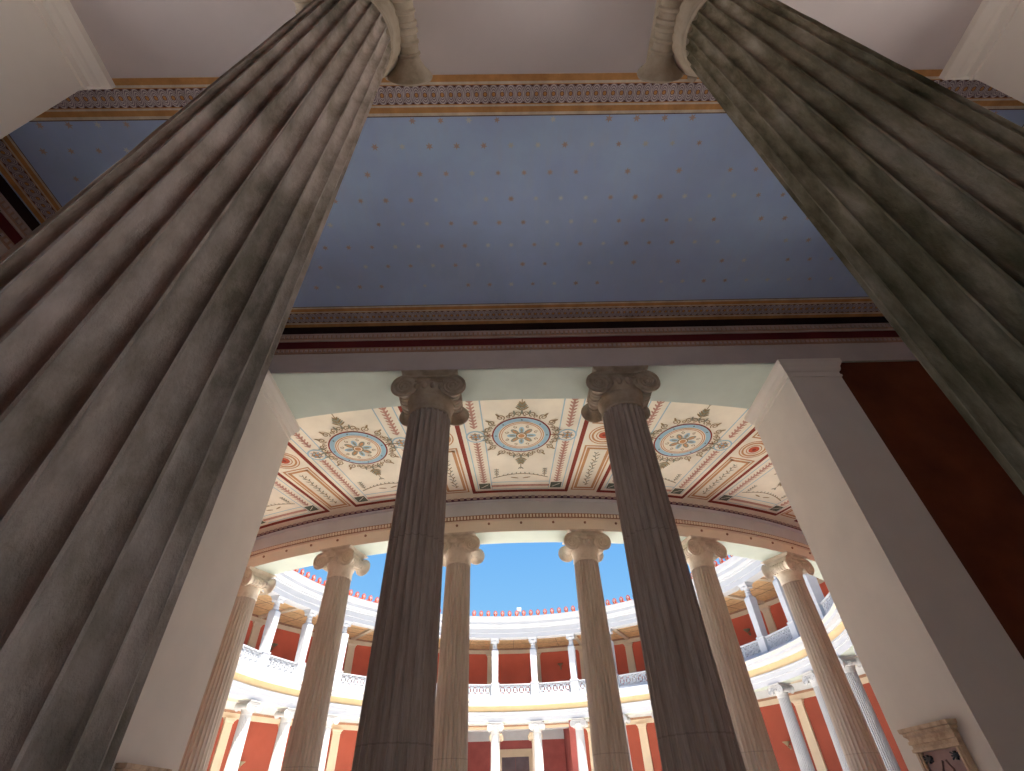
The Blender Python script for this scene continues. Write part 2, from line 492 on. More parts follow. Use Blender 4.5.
facia(2*XW, 'trim_1', 'maroon and brown moulded cornice along the beam over the middle columns', (0, yb, 0), 0)
facia(yb-1.70, 'trim_2', 'dark gilded cornice at the far left end of the blue ceiling', (-XW, (yb+1.70)/2, 0), pi/2)
facia(yb-1.70, 'trim_3', 'dark gilded cornice at the right end of the blue ceiling', (XW, (yb+1.70)/2, 0), -pi/2)

# blue ceiling with stars
mb = MB()
mb.box(-XW-.3, XW+.3, 1.5, yb+.2, HCEIL, HCEIL+.3, M['blue'])
rnd = random.Random(5)
for j, yy in enumerate((2.60, 2.94, 3.335, 3.74, 4.14, 4.55, 4.93, 5.35)):
    for i in range(-18, 19):
        xx = i*.385 + (.19 if j % 2 else 0) - .02
        if abs(xx) > 6.9: continue
        if rnd.random() < .12: continue
        r = .044 + .014*rnd.random(); a0 = rnd.random()*pi
        pts = []
        for k in range(12):
            rr = r if k % 2 == 0 else r*.42
            pts.append((xx+rr*cos(a0+pi*k/6), yy+rr*sin(a0+pi*k/6), HCEIL-.002))
        mb.face(list(reversed(pts)), M['silver'] if rnd.random() < .35 else M['gold'])
struct('ceiling', mb, 'faded blue portico ceiling painted with small gold stars', 'ceiling')

# painted guilloche border on the ceiling, four mitred runs, 4 mm proud
x1, y1, y2, wd = 7.05, 2.55, 5.777, .51
zt = HCEIL-.004
def run(name, p0, p1, q1, q0, label):
    mb = MB(); L = (Vector(p1)-Vector(p0)).length
    uv = [(0, 0), (L, 0), (L+wd, wd), (-wd, wd)]
    P = [(*p0, zt), (*p1, zt), (*q1, zt), (*q0, zt)]
    n = (Vector(P[1])-Vector(P[0])).cross(Vector(P[2])-Vector(P[0]))
    if n.z > 0: P.reverse(); uv.reverse()
    mb.face(P, M['guilloche'], uv)
    struct(name, mb, label, 'painted border')
wn = .51
run('trim_4', (-x1, y1), (x1, y1), (x1+wd, y1-wd), (-x1-wd, y1-wd), 'orange and mauve guilloche border along the near edge of the blue ceiling')
run('trim_5', (-x1, y2), (x1, y2), (x1+wd, y2+wd), (-x1-wd, y2+wd), 'orange and mauve guilloche border along the far edge of the blue ceiling')
run('trim_6', (-x1, y1), (-x1, y2), (-x1-wd, y2+wd), (-x1-wd, y1-wd), 'gilded border along the left edge of the blue ceiling')
run('trim_7', (x1, y1), (x1, y2), (x1+wd, y2+wd), (x1+wd, y1-wd), 'gilded border along the right edge of the blue ceiling')
# flat return between border and beam
mb = MB(); mb.box(-XW, XW, 1.69, y1-wd, HCEIL-.03, HCEIL, M['soffitA'])
struct('trim_8', mb, 'plain strip between nearest beam and guilloche border', 'moulding')

# piers
def pier(x0, x1_, y0, y1_, label, mat):
    root = bpy.data.objects.new('pier', None); COL.objects.link(root)
    cx, cy = (x0+x1_)/2, (y0+y1_)/2; root.location = (cx, cy, 0); tag(root, label, 'pier')
    hx, hy = (x1_-x0)/2, (y1_-y0)/2
    mb = MB(); mb.rectsweep(-hx, hx, -hy, hy, [(.06, 0), (.06, .35), (.03, .40), (0, .42), (0, HB-.36)], mat); link('pier_shaft', mb.mesh('pier_shaft'), root)
    mb = MB()
    mb.rectsweep(-hx, hx, -hy, hy, [(0, HB-.36), (.02, HB-.355), (.02, HB-.32), (.006, HB-.315), (.006, HB-.25), (.03, HB-.235), (.045, HB-.20), (.05, HB-.16), (.085, HB-.10), (.095, HB-.085), (.095, HB-.002)], mat)
    link('pier_capital', mb.mesh('pier_capital'), root)
    return root
pier(PX, 5.49, yb+.0, 7.79, 'pale plastered pier right of the courtyard view, beside the dark red wall', M['pier'])
pier(-5.49, -PX, yb+.0, 7.79, 'pale plastered pier left of the courtyard view, behind the nearest left column', M['pier'])
pier(PX, 5.49, .72, 1.695, 'pale pier at the top right corner of the view', M['pier'])
pier(-5.49, -PX, .72, 1.695, 'pale pier at the top left corner of the view', M['pier'])

YBK = -6.0     # back of the hall behind the viewer
SY0, SY1 = -5.0, .3    # open flanks of the porch beside the viewer
# wall pieces
mb = MB()
mb.box(-XW-.4, -XW, YBK, SY0, 0, ZT, M['soffitA']); mb.box(-XW-.4, -XW, SY1, 8.6, 0, ZT, M['soffitA']); mb.box(-XW-.4, -XW, SY0, SY1, HB, ZT, M['soffitA']); struct('wall_left', mb, 'pale side wall of the portico, left', 'wall')
mb = MB()
mb.box(XW, XW+.4, YBK, SY0, 0, ZT, M['soffitA']); mb.box(XW, XW+.4, SY1, 8.6, 0, ZT, M['soffitA']); mb.box(XW, XW+.4, SY0, SY1, HB, ZT, M['soffitA']); struct('wall_right', mb, 'pale side wall of the portico, right', 'wall')
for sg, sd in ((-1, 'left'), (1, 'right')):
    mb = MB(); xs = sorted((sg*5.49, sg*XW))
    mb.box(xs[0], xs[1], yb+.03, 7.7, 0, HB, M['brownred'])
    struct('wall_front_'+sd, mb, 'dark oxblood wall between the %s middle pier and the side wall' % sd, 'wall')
    mb = MB()
    mb.box(xs[0], xs[1], .9, 1.5, 0, HB, M['soffitA'])
    struct('wall_near_'+sd, mb, 'pale wall beside the nearest %s pier' % sd, 'wall')
# hall behind the viewer
mb = MB()
mb.box(-XW-.4, XW+.4, YBK-.5, YBK, 0, ZT, M['soffitA'])
struct('wall_back', mb, 'pale wall of the porch behind the viewer', 'wall')
mb = MB(); mb.box(-XW-.4, XW+.4, YBK-.5, .73, HCEIL, HCEIL+.35, M['soffitA']); struct('ceiling', mb, 'plain plaster ceiling behind the viewer', 'ceiling')
mb = MB(); mb.box(-XW-3, XW+3, YBK-.5-3.5, 8.6, HCEIL+.351, HCEIL+.8, M['white']); struct('roof', mb, 'flat roof slab over the portico', 'roof')
mb = MB(); mb.box(-3.1, 3.1, -1.7, -1.3, 0, HCEIL, M['brownred']); struct('wall_light_block', mb, 'oxblood blocker wall added close behind the viewer to shade the near columns', 'wall')  # added out of view to keep frontal light off the nearest columns
# floors
mb = MB()
mb.box(-XW-.4, XW+.4, YBK-.5, 8.6, -.3, 0, M['floor'])
struct('floor', mb, 'pale marble floor of the portico', 'floor')
mb = MB(); mb.arc([(15.9, -.3), (RW+9, -.3), (RW+9, -.012), (15.9, -.012)], -180, 180, M['floor'], 3); struct('floor', mb, 'marble floor of the round corridor', 'floor', CEN)
mb = MB(); mb.lathe([(15.95, -.5), (15.95, -.03)], 96, M['court']); struct('floor', mb, 'sunlit paving of the round courtyard', 'floor', CEN)
mb = MB(); mb.box(-60, 60, -60, 5, -.35, -.31, M['court']); mb.box(-60, -XW-.41, -60, 5, -.3, -.02, M['court']); mb.box(XW+.41, 60, -60, 5, -.3, -.02, M['court']); struct('floor', mb, 'paved forecourt outside the porch', 'floor')

# ------------------------------------------------------------------ round courtyard
z = lambda r: r + K
# ring beam: profile (R, z). inner (courtyard) side R 16.27, corridor side R 17.0
def ring_beam():
    mb = MB(); W, CR, G = M['whiteside'], M['creamd'], M['greyband']
    prof = [(16.27, z(5.80)), (16.27, z(6.10), 'w'), (16.22, z(6.11), 'w'), (16.22, z(6.36), 'w'), (16.14, z(6.37), 'w'), (16.14, z(6.43), 'w'),
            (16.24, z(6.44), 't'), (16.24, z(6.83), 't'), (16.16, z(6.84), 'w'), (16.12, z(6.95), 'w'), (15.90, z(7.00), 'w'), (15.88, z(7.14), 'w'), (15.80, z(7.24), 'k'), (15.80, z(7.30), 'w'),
            (16.2, z(7.34), 'w'), (17.2, z(7.34), 'w'),
            (17.2, z(6.85), 'c'), (17.17, z(6.83), 'c'), (17.17, z(6.80), 'p'), (17.12, z(6.70), 'p'), (17.10, z(6.67), 'g'), (17.03, z(6.66), 'g'), (17.03, z(6.28), 'g'),
            (17.08, z(6.27), 'b'), (17.08, z(6.13), 'b'), (17.012, z(6.12), 'c'), (17.008, z(5.80), 'c'), (16.27, z(5.80), 's')]
    keys = {'w': W, 't': M['tan'], 'c': CR, 'p': M['purple'], 'g': G, 'b': M['bead'], 's': M['soffit'], 'k': M['cream']}  # k: cream band painted in as the shadow line below the balustrade
    P = [(p[0], p[1]) for p in prof]
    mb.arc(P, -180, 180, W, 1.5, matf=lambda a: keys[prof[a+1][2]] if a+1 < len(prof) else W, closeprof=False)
    # bead and reel on both brown mouldings of the corridor side
    for th10 in range(-450, 451, 3):
        t = radians(th10/10)
        T = Matrix.Rotation(t, 4, 'Z')
        mb.box(-.024, .024, -17.115, -17.07, z(6.16), z(6.235), M['creamd'], T)
        if th10 % 6 == 0: mb.box(-.05, .05, -17.19, -17.13, z(6.715), z(6.79), M['eggm'], T)
    # knobs on the cream face
    for k in range(-14, 15):
        t = radians(k*2.93)
        x, y = 17.02*sin(t), -17.02*cos(t)
        mb.ball((x, y, z(6.035)), (.035, .035, .035), M['bead'], 8, 5)
    struct('ring_beam', mb, 'curved cream and white entablature carried by the courtyard colonnade', 'beam', CEN, 30)
ring_beam()

# painted corridor ceiling ------------------------------------------------
ZP = z(6.759)
def painted():
    mb = MB()
    mb.arc([(17.1, ZP), (RW+.1, ZP), (RW+.1, ZP+.25), (17.1, ZP+.25)], -180, 180, M['cbg'], 2)
    def P(R, th, lay): t = radians(th); return (R*sin(t), -R*cos(t), ZP-.0025*lay)
    def band(R0, R1, t0, t1, mat, lay):
        n = max(1, int(abs(t1-t0)/.8))
        for k in range(n):
            a, b_ = t0+(t1-t0)*k/n, t0+(t1-t0)*(k+1)/n
            mb.face([P(R0, a, lay), P(R1, a, lay), P(R1, b_, lay), P(R0, b_, lay)], mat)
    def frame(c):   # local metric frame (u tangential, v radial inwards/outwards) at (Rc, th0)
        Rc, th0 = c
        t = radians(th0)
        ox, oy = Rc*sin(t), -Rc*cos(t)
        return lambda u, v, lay: (ox + u*cos(t) + v*sin(t), oy + u*sin(t) - v*cos(t), ZP-.0025*lay)
    def disc(F, cu, cv, r0, r1, mat, lay, n=40, a0=0, a1=2*pi):
        for k in range(n):
            a, b_ = a0+(a1-a0)*k/n, a0+(a1-a0)*(k+1)/n
            q = [F(cu+r*cos(t), cv+r*sin(t), lay) for r, t in ((r0, a), (r1, a), (r1, b_), (r0, b_))]
            if r0 == 0: q = q[1:]
            mb.face(q, mat)
    def line(F, pts, w, mat, lay):
        for (a, b_) in zip(pts[:-1], pts[1:]):
            d = Vector((b_[0]-a[0], b_[1]-a[1])); 
            if d.length < 1e-6: continue
            d.normalize(); nx, ny = -d.y*w/2, d.x*w/2
            mb.face([F(a[0]+nx, a[1]+ny, lay), F(b_[0]+nx, b_[1]+ny, lay), F(b_[0]-nx, b_[1]-ny, lay), F(a[0]-nx, a[1]-ny, lay)], mat)
    def scroll(F, u, v, r, a0, turns, mat, lay, w=.022):
        pts = []
        n = int(abs(turns)*14)
        for k in range(n+1):
            t = k/n; rr = r*(1-t*.85); a = a0+turns*2*pi*t
            pts.append((u+rr*cos(a), v+rr*sin(a)))
        line(F, pts, w, mat, lay)
    def petal(F, u, v, a, L, w, mat, lay):
        q = []
        for k in range(10):
            t = 2*pi*k/10; x, y = L/2+L/2*cos(t), w/2*sin(t)
            q.append(F(u+x*cos(a)-y*sin(a), v+x*sin(a)+y*cos(a), lay))
        mb.face(q, mat)
    BAY = 11.2
    for i in range(-4, 5):
        c = i*BAY
        # red frame lines of the panel
        for sg in (-1, 1):
            band(17.42, RW, c+sg*3.97, c+sg*4.27, M['cred'], 1)
            band(17.62, RW, c+sg*3.62, c+sg*3.69, M['cblue'], 1)
            band(17.62, RW, c+sg*2.44, c+sg*2.51, M['cblue'], 1)
            # rope of rose leaves
            Rr = 17.98
            while Rr < RW-.1:
                if abs(Rr-20.03) > .27:
                    F = frame((Rr, c+sg*3.07))
                    for s2 in (-1, 1): petal(F, 0, -.03, pi/2-s2*.75, .13, .045, M['cpink'], 2)
                    line(F, [(0, -.05), (0, .08)], .05, M['cpink'], 1)
                Rr += .115
            F = frame((20.03, c+sg*3.07))
            disc(F, 0, 0, 0, .23, M['cblue'], 2, 24); disc(F, 0, 0, 0, .19, M['cbg'], 3, 24); disc(F, 0, 0, .09, .12, M['ctan'], 4, 20)
            for k in range(8): petal(F, 0, 0, k*pi/4, .16, .05, M['cblue' if k % 2 else 'cgr'], 4)
            disc(F, 0, 0, 0, .045, M['ctan'], 5, 12)
            band(17.62, 17.90, c+sg*2.60, c+sg*3.55, M['cgreen'], 2)
            line(frame((17.76, c+sg*3.07)), [(-.1, -.08), (.1, .08)], .02, M['cbg'], 3)
        band(17.40, 17.52, c-4.24, c+4.24, M['cred'], 2)
        band(17.70, 17.80, c-2.5, c+2.5, M['cpink'], 2)
        band(17.93, 17.955, c-2.5, c+2.5, M['cblue'], 2)
        band(17.56, 17.58, c-2.5, c+2.5, M['cblue'], 2)
        # medallion
        F = frame((20.03, c)); RM = .69
        disc(F, 0, 0, 0, RM, M['cred'], 3, 48); disc(F, 0, 0, 0, RM-.035, M['cblue'], 4, 48)
        disc(F, 0, 0, 0, RM-.15, M['cbg'], 5, 48); disc(F, 0, 0, RM-.19, RM-.165, M['ctan'], 6, 48); disc(F, 0, 0, RM-.235, RM-.215, M['ctan'], 6, 48)
        for k in range(8):
            a = k*pi/4
            disc(F, (RM-.095)*cos(a), (RM-.095)*sin(a), 0, .022, M['cgreen'], 5, 8)
            petal(F, .10*cos(a), .10*sin(a), a, .24, .13, M['cblue' if k % 2 == 0 else 'cgr'], 6)
            petal(F, .14*cos(a), .14*sin(a), a, .15, .06, M['ctan' if k % 2 else 'cgr'], 7)
            a2 = a+pi/8
            scroll(F, .36*cos(a2), .36*sin(a2), .05, a2, 1.1, M['colive'], 7, .018)
        disc(F, 0, 0, 0, .13, M['colive'], 8, 20); disc(F, 0, 0, 0, .10, M['cbg'], 9, 16); disc(F, 0, 0, 0, .075, M['ctan'], 10, 16)
        # red ties to the sides
        for sg in (-1, 1): line(F, [(sg*RM, 0), (sg*(RM+.22), 0)], .03, M['cred'], 3)
        # scrolls round the medallion
        for q in range(4):
            for da in (-.30, -.12, .12, .30):
                a = q*pi/2+da+ (0 if True else 0); rr = RM+.13
                if q % 2 == 0 and abs(da) < .2: pass
                scroll(F, rr*cos(a), rr*sin(a), .085, a+pi, 1.3 if da > 0 else -1.3, M['colive'], 3, .028)
            for da in (-.42, .42):
                a = q*pi/2+da; rr = RM+.09
                scroll(F, rr*cos(a), rr*sin(a), .055, a+pi, 1.2 if da > 0 else -1.2, M['colive'], 3, .024)
            for da in (-.62, .62):
                a = q*pi/2+da; rr = RM+.14
                scroll(F, rr*cos(a), rr*sin(a), .10, a+pi, 1.5 if da > 0 else -1.5, M['colive'], 3, .026)
                petal(F, (rr+.03)*cos(a), (rr+.03)*sin(a), a, .15, .05, M['colive'], 4)
            for da in (-.2, 0, .2):
                a = q*pi/2+da; petal(F, (RM+.10)*cos(a), (RM+.10)*sin(a), a, .16, .05, M['cgr'], 4)
        # plant finials radially in and out
        for sg in (-1, 1):
            v0 = sg*(RM+.22)
            line(F, [(0, v0), (0, v0+sg*.55)], .02, M['colive'], 2)
            for k in range(5):
                for s2 in (-1, 1): petal(F, 0, v0+sg*(.02+.05*k), sg*(pi/2)+s2*(.9-.1*k), .19-.015*k, .045, M['cgr' if k % 2 else 'colive'], 3)
            petal(F, 0, v0+sg*.45, sg*pi/2+.6, .12, .04, M['cgr'], 3); petal(F, 0, v0+sg*.45, sg*pi/2-.6, .12, .04, M['cgr'], 3)
        # garland arch near the ring
        F2 = frame((18.1, c))
        line(F2, [(-.72+.06*k, .04+.20*sin(pi*k/24)) for k in range(25)], .03, M['colive'], 2)
        for k in range(0, 25, 2):
            petal(F2, -.72+.06*k, .04+.20*sin(pi*k/24), pi/2+(k-12)*.08, .09, .03, M['cgr'], 3)
        for sg in (-1, 1):
            line(F2, [(sg*.62, .10), (sg*.62, .5)], .018, M['colive'], 2)
            for k in range(4):
                for s2 in (-1, 1): petal(F2, sg*.62, .18+.08*k, pi/2+s2*.7, .09, .03, M['cgr'], 3)
            petal(F2, sg*.05, .02, pi/2-sg*1.3, .22, .05, M['colive'], 3)
        # rib between the bays
        rb = c+BAY/2
        def rframe(R0, R1, t0, t1, w, mat, lay):
            dt = math.degrees(w/((R0+R1)/2))
            band(R0, R0+w, t0, t1, mat, lay); band(R1-w, R1, t0, t1, mat, lay)
            band(R0, R1, t0, t0+dt, mat, lay); band(R0, R1, t1-dt, t1, mat, lay)
        for (R0, R1) in ((17.50, 19.62), (20.48, RW-.02)):
            rframe(R0, R1, rb-1.08, rb+1.08, .045, M['ctan'], 1)
            rframe(R0+.09, R1-.09, rb-.86, rb+.86, .075, M['ctan'], 1)
            F = frame(((R0+R1)/2, rb)); h = (R1-R0)/2-.28
            line(F, [(.03*sin(k*1.3), -h+2*h*k/20) for k in range(21)], .02, M['colive'], 2)
            for k in range(0, 20, 1):
                petal(F, 0, -h+2*h*k/20, pi/2+(.8 if k % 2 else -.8), .12, .035, M['cgr' if k % 3 else 'colive'], 3)
        F = frame((20.05, rb))
        disc(F, 0, 0, .335, .365, M['ctan'], 2, 36); disc(F, 0, 0, .25, .30, M['ctan'], 2, 36); disc(F, 0, 0, .17, .195, M['ctan'], 3, 30)
        disc(F, 0, 0, 0, .13, M['corange'], 3, 24); disc(F, 0, 0, 0, .05, M['cred'], 4, 12)
    struct('ceiling', mb, 'painted cream corridor ceiling with blue medallions and red bands', 'ceiling', CEN)
painted()

# gallery floor slab over the corridor
mb = MB(); mb.arc([(16.1, z(7.341)), (RW+.4, z(7.341)), (RW+.4, z(7.42)), (16.1, z(7.42))], -180, 180, M['whiteside'], 2)
struct('gallery_floor', mb, 'white gallery floor edge above the curved entablature', 'floor', CEN)

# corridor wall, ground floor and upper floor
def wall_ring(z0, z1, a0, a1, name, label, red, ceil):
    mb = MB()
    prof = [(RW, z0), (RW, z1), (RW-.04, z1, ), (RW-.04, z1+.32), (RW-.10, z1+.33), (RW-.10, z1+.46), (RW-.03, z1+.47), (RW-.03, ceil), (RW+.4, ceil), (RW+.4, z0)]
    mats = [red, M['cream'], M['cream'], M['bead'], M['bead'], M['greyband'], M['greyband'], red, red, red]
    mb.arc(prof, a0, a1, red, 1.5, matf=lambda a: mats[a])
    return struct(name, mb, label, 'wall', CEN)
pil_mesh = {}
def pilaster(parent, th, z0, z1, key):
    if key not in pil_mesh:
        mb = MB(); mt = M['cream']; h = z1-z0
        w0, w1 = (.36, .31)
        mb.grid([[(-w0, 0, 0), (-w0, -.14, 0), (w0, -.14, 0), (w0, 0, 0)], [(-w1, 0, h-.3), (-w1, -.14, h-.3), (w1, -.14, h-.3), (w1, 0, h-.3)]], mt)
        mb.rectsweep(-w1, w1, -.14, 0, [(.0, h-.3), (.03, h-.28), (.03, h-.2), (.06, h-.14), (.12, h-.08), (.13, h)], mt)
        pil_mesh[key] = mb.mesh('pilaster')
    t = radians(th); o = link('pilaster', pil_mesh[key], parent, (RW*sin(t), -RW*cos(t), z0), t+pi)
    return o
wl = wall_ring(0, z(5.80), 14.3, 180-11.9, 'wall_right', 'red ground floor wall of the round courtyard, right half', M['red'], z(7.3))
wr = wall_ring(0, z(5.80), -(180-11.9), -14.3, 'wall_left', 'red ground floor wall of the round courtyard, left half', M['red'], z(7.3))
for th in ALLTH:
    if abs(th) > 165 or abs(th) < 15: continue
    pilaster(wl if th > 0 else wr, th, 0, z(5.80), 'low')
uw = wall_ring(z(7.42), z(11.9), 66, 294, 'wall_upper', 'red upper gallery wall round the far half of the courtyard', M['red_lightened'], z(12.6))
for k in range(10):
    for sg in (1, -1): pilaster(uw, 180-sg*(5.6+11.2*k), z(7.42), z(11.9), 'up')

# far porch opposite, with its doorway
mb = MB()
mb.box(-7, 7, YC+27.5, YC+28, 0, z(5.75), M['redd']); mb.box(-7, 7, YC+27.45, YC+28, z(5.75), z(7.3), M['greyband'])
for sg in (-1, 1):
    xs = sorted((sg*4.6, sg*5.2)); mb.box(xs[0], xs[1], YC+21.6, YC+27.5, 0, z(7.3), M['redd'])
struct('wall_far', mb, 'deep red rear wall of the porch across the courtyard', 'wall')
mb = MB()
a = 11.9
mb.arc([(RW-.04, z(6.0)), (RW-.04, z(6.2)), (RW-.1, z(6.21)), (RW-.1, z(6.3)), (RW-.03, z(6.31)), (RW-.03, z(7.3)), (RW+1.0, z(7.3)), (RW+1.0, z(6.0))], 180-a, 180+a, M['cream'], 1.5, matf=lambda q: [M['cream'], M['bead'], M['bead'], M['greyband'], M['greyband'], M['cream'], M['cream'], M['greyband']][q])
struct('architrave', mb, 'cream beam over the porch across the courtyard', 'beam', CEN)
mb = MB(); mb.box(-7, 7, YC+21.6, YC+28, z(7.31), z(7.42), M['greyband']); struct('ceiling', mb, 'grey ceiling of the porch across the courtyard', 'ceiling')
d = bpy.data.objects.new('door_1', None); COL.objects.link(d); d.location = (-.05, YC+27.5, 0); tag(d, 'tall grey double door with a cream surround across the courtyard', 'door', kind='structure')
mb = MB(); H = z(4.5)
mb.box(-1.55, -1.25, -.12, 0, 0, H+.45, M['cream']); mb.box(1.25, 1.55, -.12, 0, 0, H+.45, M['cream']); mb.box(-1.25, 1.25, -.12, 0, H, H+.45, M['cream']); mb.box(-1.7, 1.7, -.2, 0, H+.45, H+.58, M['cream'])
link('door_frame', mb.mesh('door_frame'), d)
for sg in (-1, 1):
    mb = MB(); xs = sorted((sg*.01, sg*1.25)); mb.box(xs[0], xs[1], -.05, -.01, 0, H, M['door'])
    for q in range(3):
        mb.box(xs[0]+.2, xs[1]-.2, -.07, -.05, .5+q*1.9, 2.1+q*1.9, M['door'])
    link('door_leaf', mb.mesh('door_leaf'), d)

# upper pillars -----------------------------------------------------------
def make_pillar():
    root = bpy.data.objects.new('gallery_pillar', None); COL.objects.link(root)
    W = M['whiteside']; b0 = 7.42; base = lambda q: q-b0
    mb = MB(); mb.rectsweep(-.30, .30, -.27, .27, [(.04, 0), (.04, .12), (0, .14), (0, 8.36-b0), (.03, 8.38-b0), (.03, 8.46-b0)], W); link('pedestal', mb.mesh('pedestal'), root)
    mb = MB(); z0_, z1_ = 8.46-b0, 10.78-b0
    rows = [[(-w, -w, q), (w, -w, q), (w, w, q), (-w, w, q)] for w, q in ((.235, z0_), (.27, z1_), (.27, z1_+.05), (.16, z1_+.20))]
    i0 = mb.grid(rows, W, True); mb.f.append((i0+12, i0+13, i0+14, i0+15)); mb.m.append(0)
    link('pillar_shaft', mb.mesh('pillar_shaft'), root)
    mb = MB(); q0 = z1_+.18
    mb.lathe([(.15, q0), (.19, q0+.04), (.21, q0+.12), (.17, q0+.22), (.16, q0+.27), (.22, q0+.30), (.17, q0+.34), (.18, q0+.42), (.25, q0+.52), (.30, q0+.58)], 20, W)
    top = 11.79-b0
    for sx in (-1, 1):
        T = Matrix.Translation((sx*.23, 0, top-.26)) @ Matrix.Rotation(pi/2, 4, 'X')
        mb.lathe([(.10, -.24), (.12, -.22), (.08, -.05), (.08, .05), (.12, .22), (.10, .24)], 14, W, T)
    mb.rectsweep(-.32, .32, -.28, .28, [(-.02, top-.20), (.0, top-.12), (.06, top-.06), (.07, top-.002)], W)
    link('pillar_capital', mb.mesh('pillar_capital', 40), root)
    return root
pil = make_pillar(); first = True
for k in range(10):
    for sg, sd in ((1, 'right'), (-1, 'left')):
        o = pil if first else copy_tree(pil); first = False
        th = 180-sg*(5.6+11.2*k); x, y = ring_pos(th); o.location = (x, y, z(7.42)); o.rotation_euler.z = radians(th)
        tag(o, 'white square pillar of the upper gallery, %s %s of the courtyard axis' % (ords[k], sd), 'pillar')

# balustrade panels -------------------------------------------------------
def make_bal():
    root = bpy.data.objects.new('balustrade', None); COL.objects.link(root); W = M['whiteside']; h = 1.27
    mb = MB(); mb.box(-h, h, -.10, .10, .86, .96, W); mb.box(-h, h, -.13, .13, .90, .94, W); link('top_rail', mb.mesh('top_rail'), root)
    mb = MB(); mb.box(-h, h, -.12, .12, 0, .20, W); link('bottom_rail', mb.mesh('bottom_rail'), root)
    mb = MB(); n = 5; st = 2*h/n; zc_ = .53; hh = .33
    def flat(pts, w=.032):
        w *= 1.15
        for dy in (-.045, 0, .045): mb.tube([(q[0], dy, q[2]) for q in pts], w, W, 4, (0, 1, 0))
    for i in range(n):
        cx = -h+st*(i+.5)
        flat([(cx+st*.47*cos(2*pi*k/16), 0, zc_+hh*.92*sin(2*pi*k/16)) for k in range(17)], .034)
        flat([(cx+.09*cos(2*pi*k/10), 0, zc_+.09*sin(2*pi*k/10)) for k in range(11)], .03)
        flat([(cx-st/2, 0, zc_-hh), (cx+st/2, 0, zc_+hh)], .026); flat([(cx-st/2, 0, zc_+hh), (cx+st/2, 0, zc_-hh)], .026)
        flat([(cx, 0, zc_-hh), (cx, 0, zc_+hh)], .02)
    for i in range(n+1): flat([(-h+st*i, 0, zc_-hh), (-h+st*i, 0, zc_+hh)], .028)
    link('lattice', mb.mesh('lattice'), root)
    return root
bal = make_bal(); first = True
for k in range(10):
    for sg, sd in ((1, 'right'), (-1, 'left')):
        if k == 0 and sg < 0: continue
        th = 180-sg*11.2*k
        o = bal if first else copy_tree(bal); first = False
        Rr = RC*cos(radians(5.6)); x, y = Rr*sin(radians(th)), YC-Rr*cos(radians(th)); o.location = (x, y, z(7.42)); o.rotation_euler.z = radians(th)
        tag(o, 'white pierced balustrade panel in the middle bay of the upper gallery' if k == 0 else 'white pierced balustrade panel, %s bay %s of the middle gallery bay' % (ords[k-1], sd), 'balustrade')

# upper entablature, roof edge, wooden gallery ceiling --------------------
mb = MB(); W = M['whiteside']
prof = [(16.30, z(11.79)), (16.30, z(12.12)), (16.25, z(12.13)), (16.25, z(12.50)), (16.16, z(12.52)), (16.14, z(12.62)), (15.92, z(12.72)), (15.90, z(12.95)), (15.78, z(13.02)), (15.70, z(13.22)), (15.66, z(13.32)),
        (16.0, z(13.36)), (18.0, z(13.75)), (RW+.6, z(13.75)), (RW+.6, z(12.6)), (17.0, z(12.6)), (17.0, z(11.79))]
mb.arc(prof, 66, 294, W, 1.4)
cor = struct('cornice', mb, 'white upper cornice and roof edge round the courtyard, with red antefixes', 'cornice', CEN)
mb = MB()
pts = [(-.10, 0), (-.13, .10), (-.17, .22), (-.165, .33), (-.11, .44), (0, .50), (.11, .44), (.165, .33), (.17, .22), (.13, .10), (.10, 0)]
i = len(mb.v)
rows = [[(x, y_, zz) for x, zz in pts] for y_ in (-.035, .035)]
i0 = mb.grid(rows, M['terracotta'], True)
mb.f.append(tuple(range(i0, i0+11))); mb.m.append(0); mb.f.append(tuple(reversed(range(i0+11, i0+22)))); mb.m.append(0)
for a in (-60, -30, 0, 30, 60):
    t = radians(a); mb.tube([(.04*sin(t), -.045, .16+.04*cos(t)), (.10*sin(t), -.05, .18+.16*cos(t)), (.125*sin(t), -.045, .20+.23*cos(t))], [.016, .028, .01], M['antecream'] if a % 60 == 0 else M['anteblue'], 5)
mb.ball((0, -.045, .12), (.05, .03, .05), M['antecream'], 8, 5)
mb.tube([(0, .03, .12), (0, .5, .20)], .09, M['terracotta'], 8)
ante = mb.mesh('antefix')
for k in range(98):
    th = 180+(k-48.5)*2.24; t = radians(th)
    link('antefix', ante, cor, (15.80*sin(t), -15.80*cos(t), z(13.33)), t+pi)
mb = MB()
mb.arc([(17.0, z(12.35)), (RW+.1, z(12.35)), (RW+.1, z(12.6)), (17.0, z(12.6))], 66, 294, M['tanwood'], 1.4)
for th in [180-sg*(5.6+11.2*k)/1.0 for k in range(10) for sg in (1, -1)]:
    T = Matrix.Rotation(radians(th), 4, 'Z')
    mb.box(-.16, .16, -RW+.02, -17.0, z(12.18), z(12.36), M['cream'], T)
for k in range(-19, 20):
    T = Matrix.Rotation(radians(180+k*5.6), 4, 'Z')
    mb.box(-.015, .015, -RW+.05, -17.0, z(12.335), z(12.352), M['bead'], T)
for R_ in (18.2, 19.4, 20.6): mb.arc([(R_, z(12.335)), (R_+.03, z(12.335)), (R_+.03, z(12.352)), (R_, z(12.352))], 66, 294, M['bead'], 3)
struct('ceiling', mb, 'tan boarded ceiling of the upper gallery with cream cross beams', 'ceiling', CEN)
mb = MB(); mb.arc([(17.0, z(11.79)), (17.0, z(12.36)), (17.06, z(12.36)), (17.06, z(11.79))], 66, 294, M['cream'], 2); struct('trim_9', mb, 'cream inner face of the upper gallery beam', 'moulding', CEN)

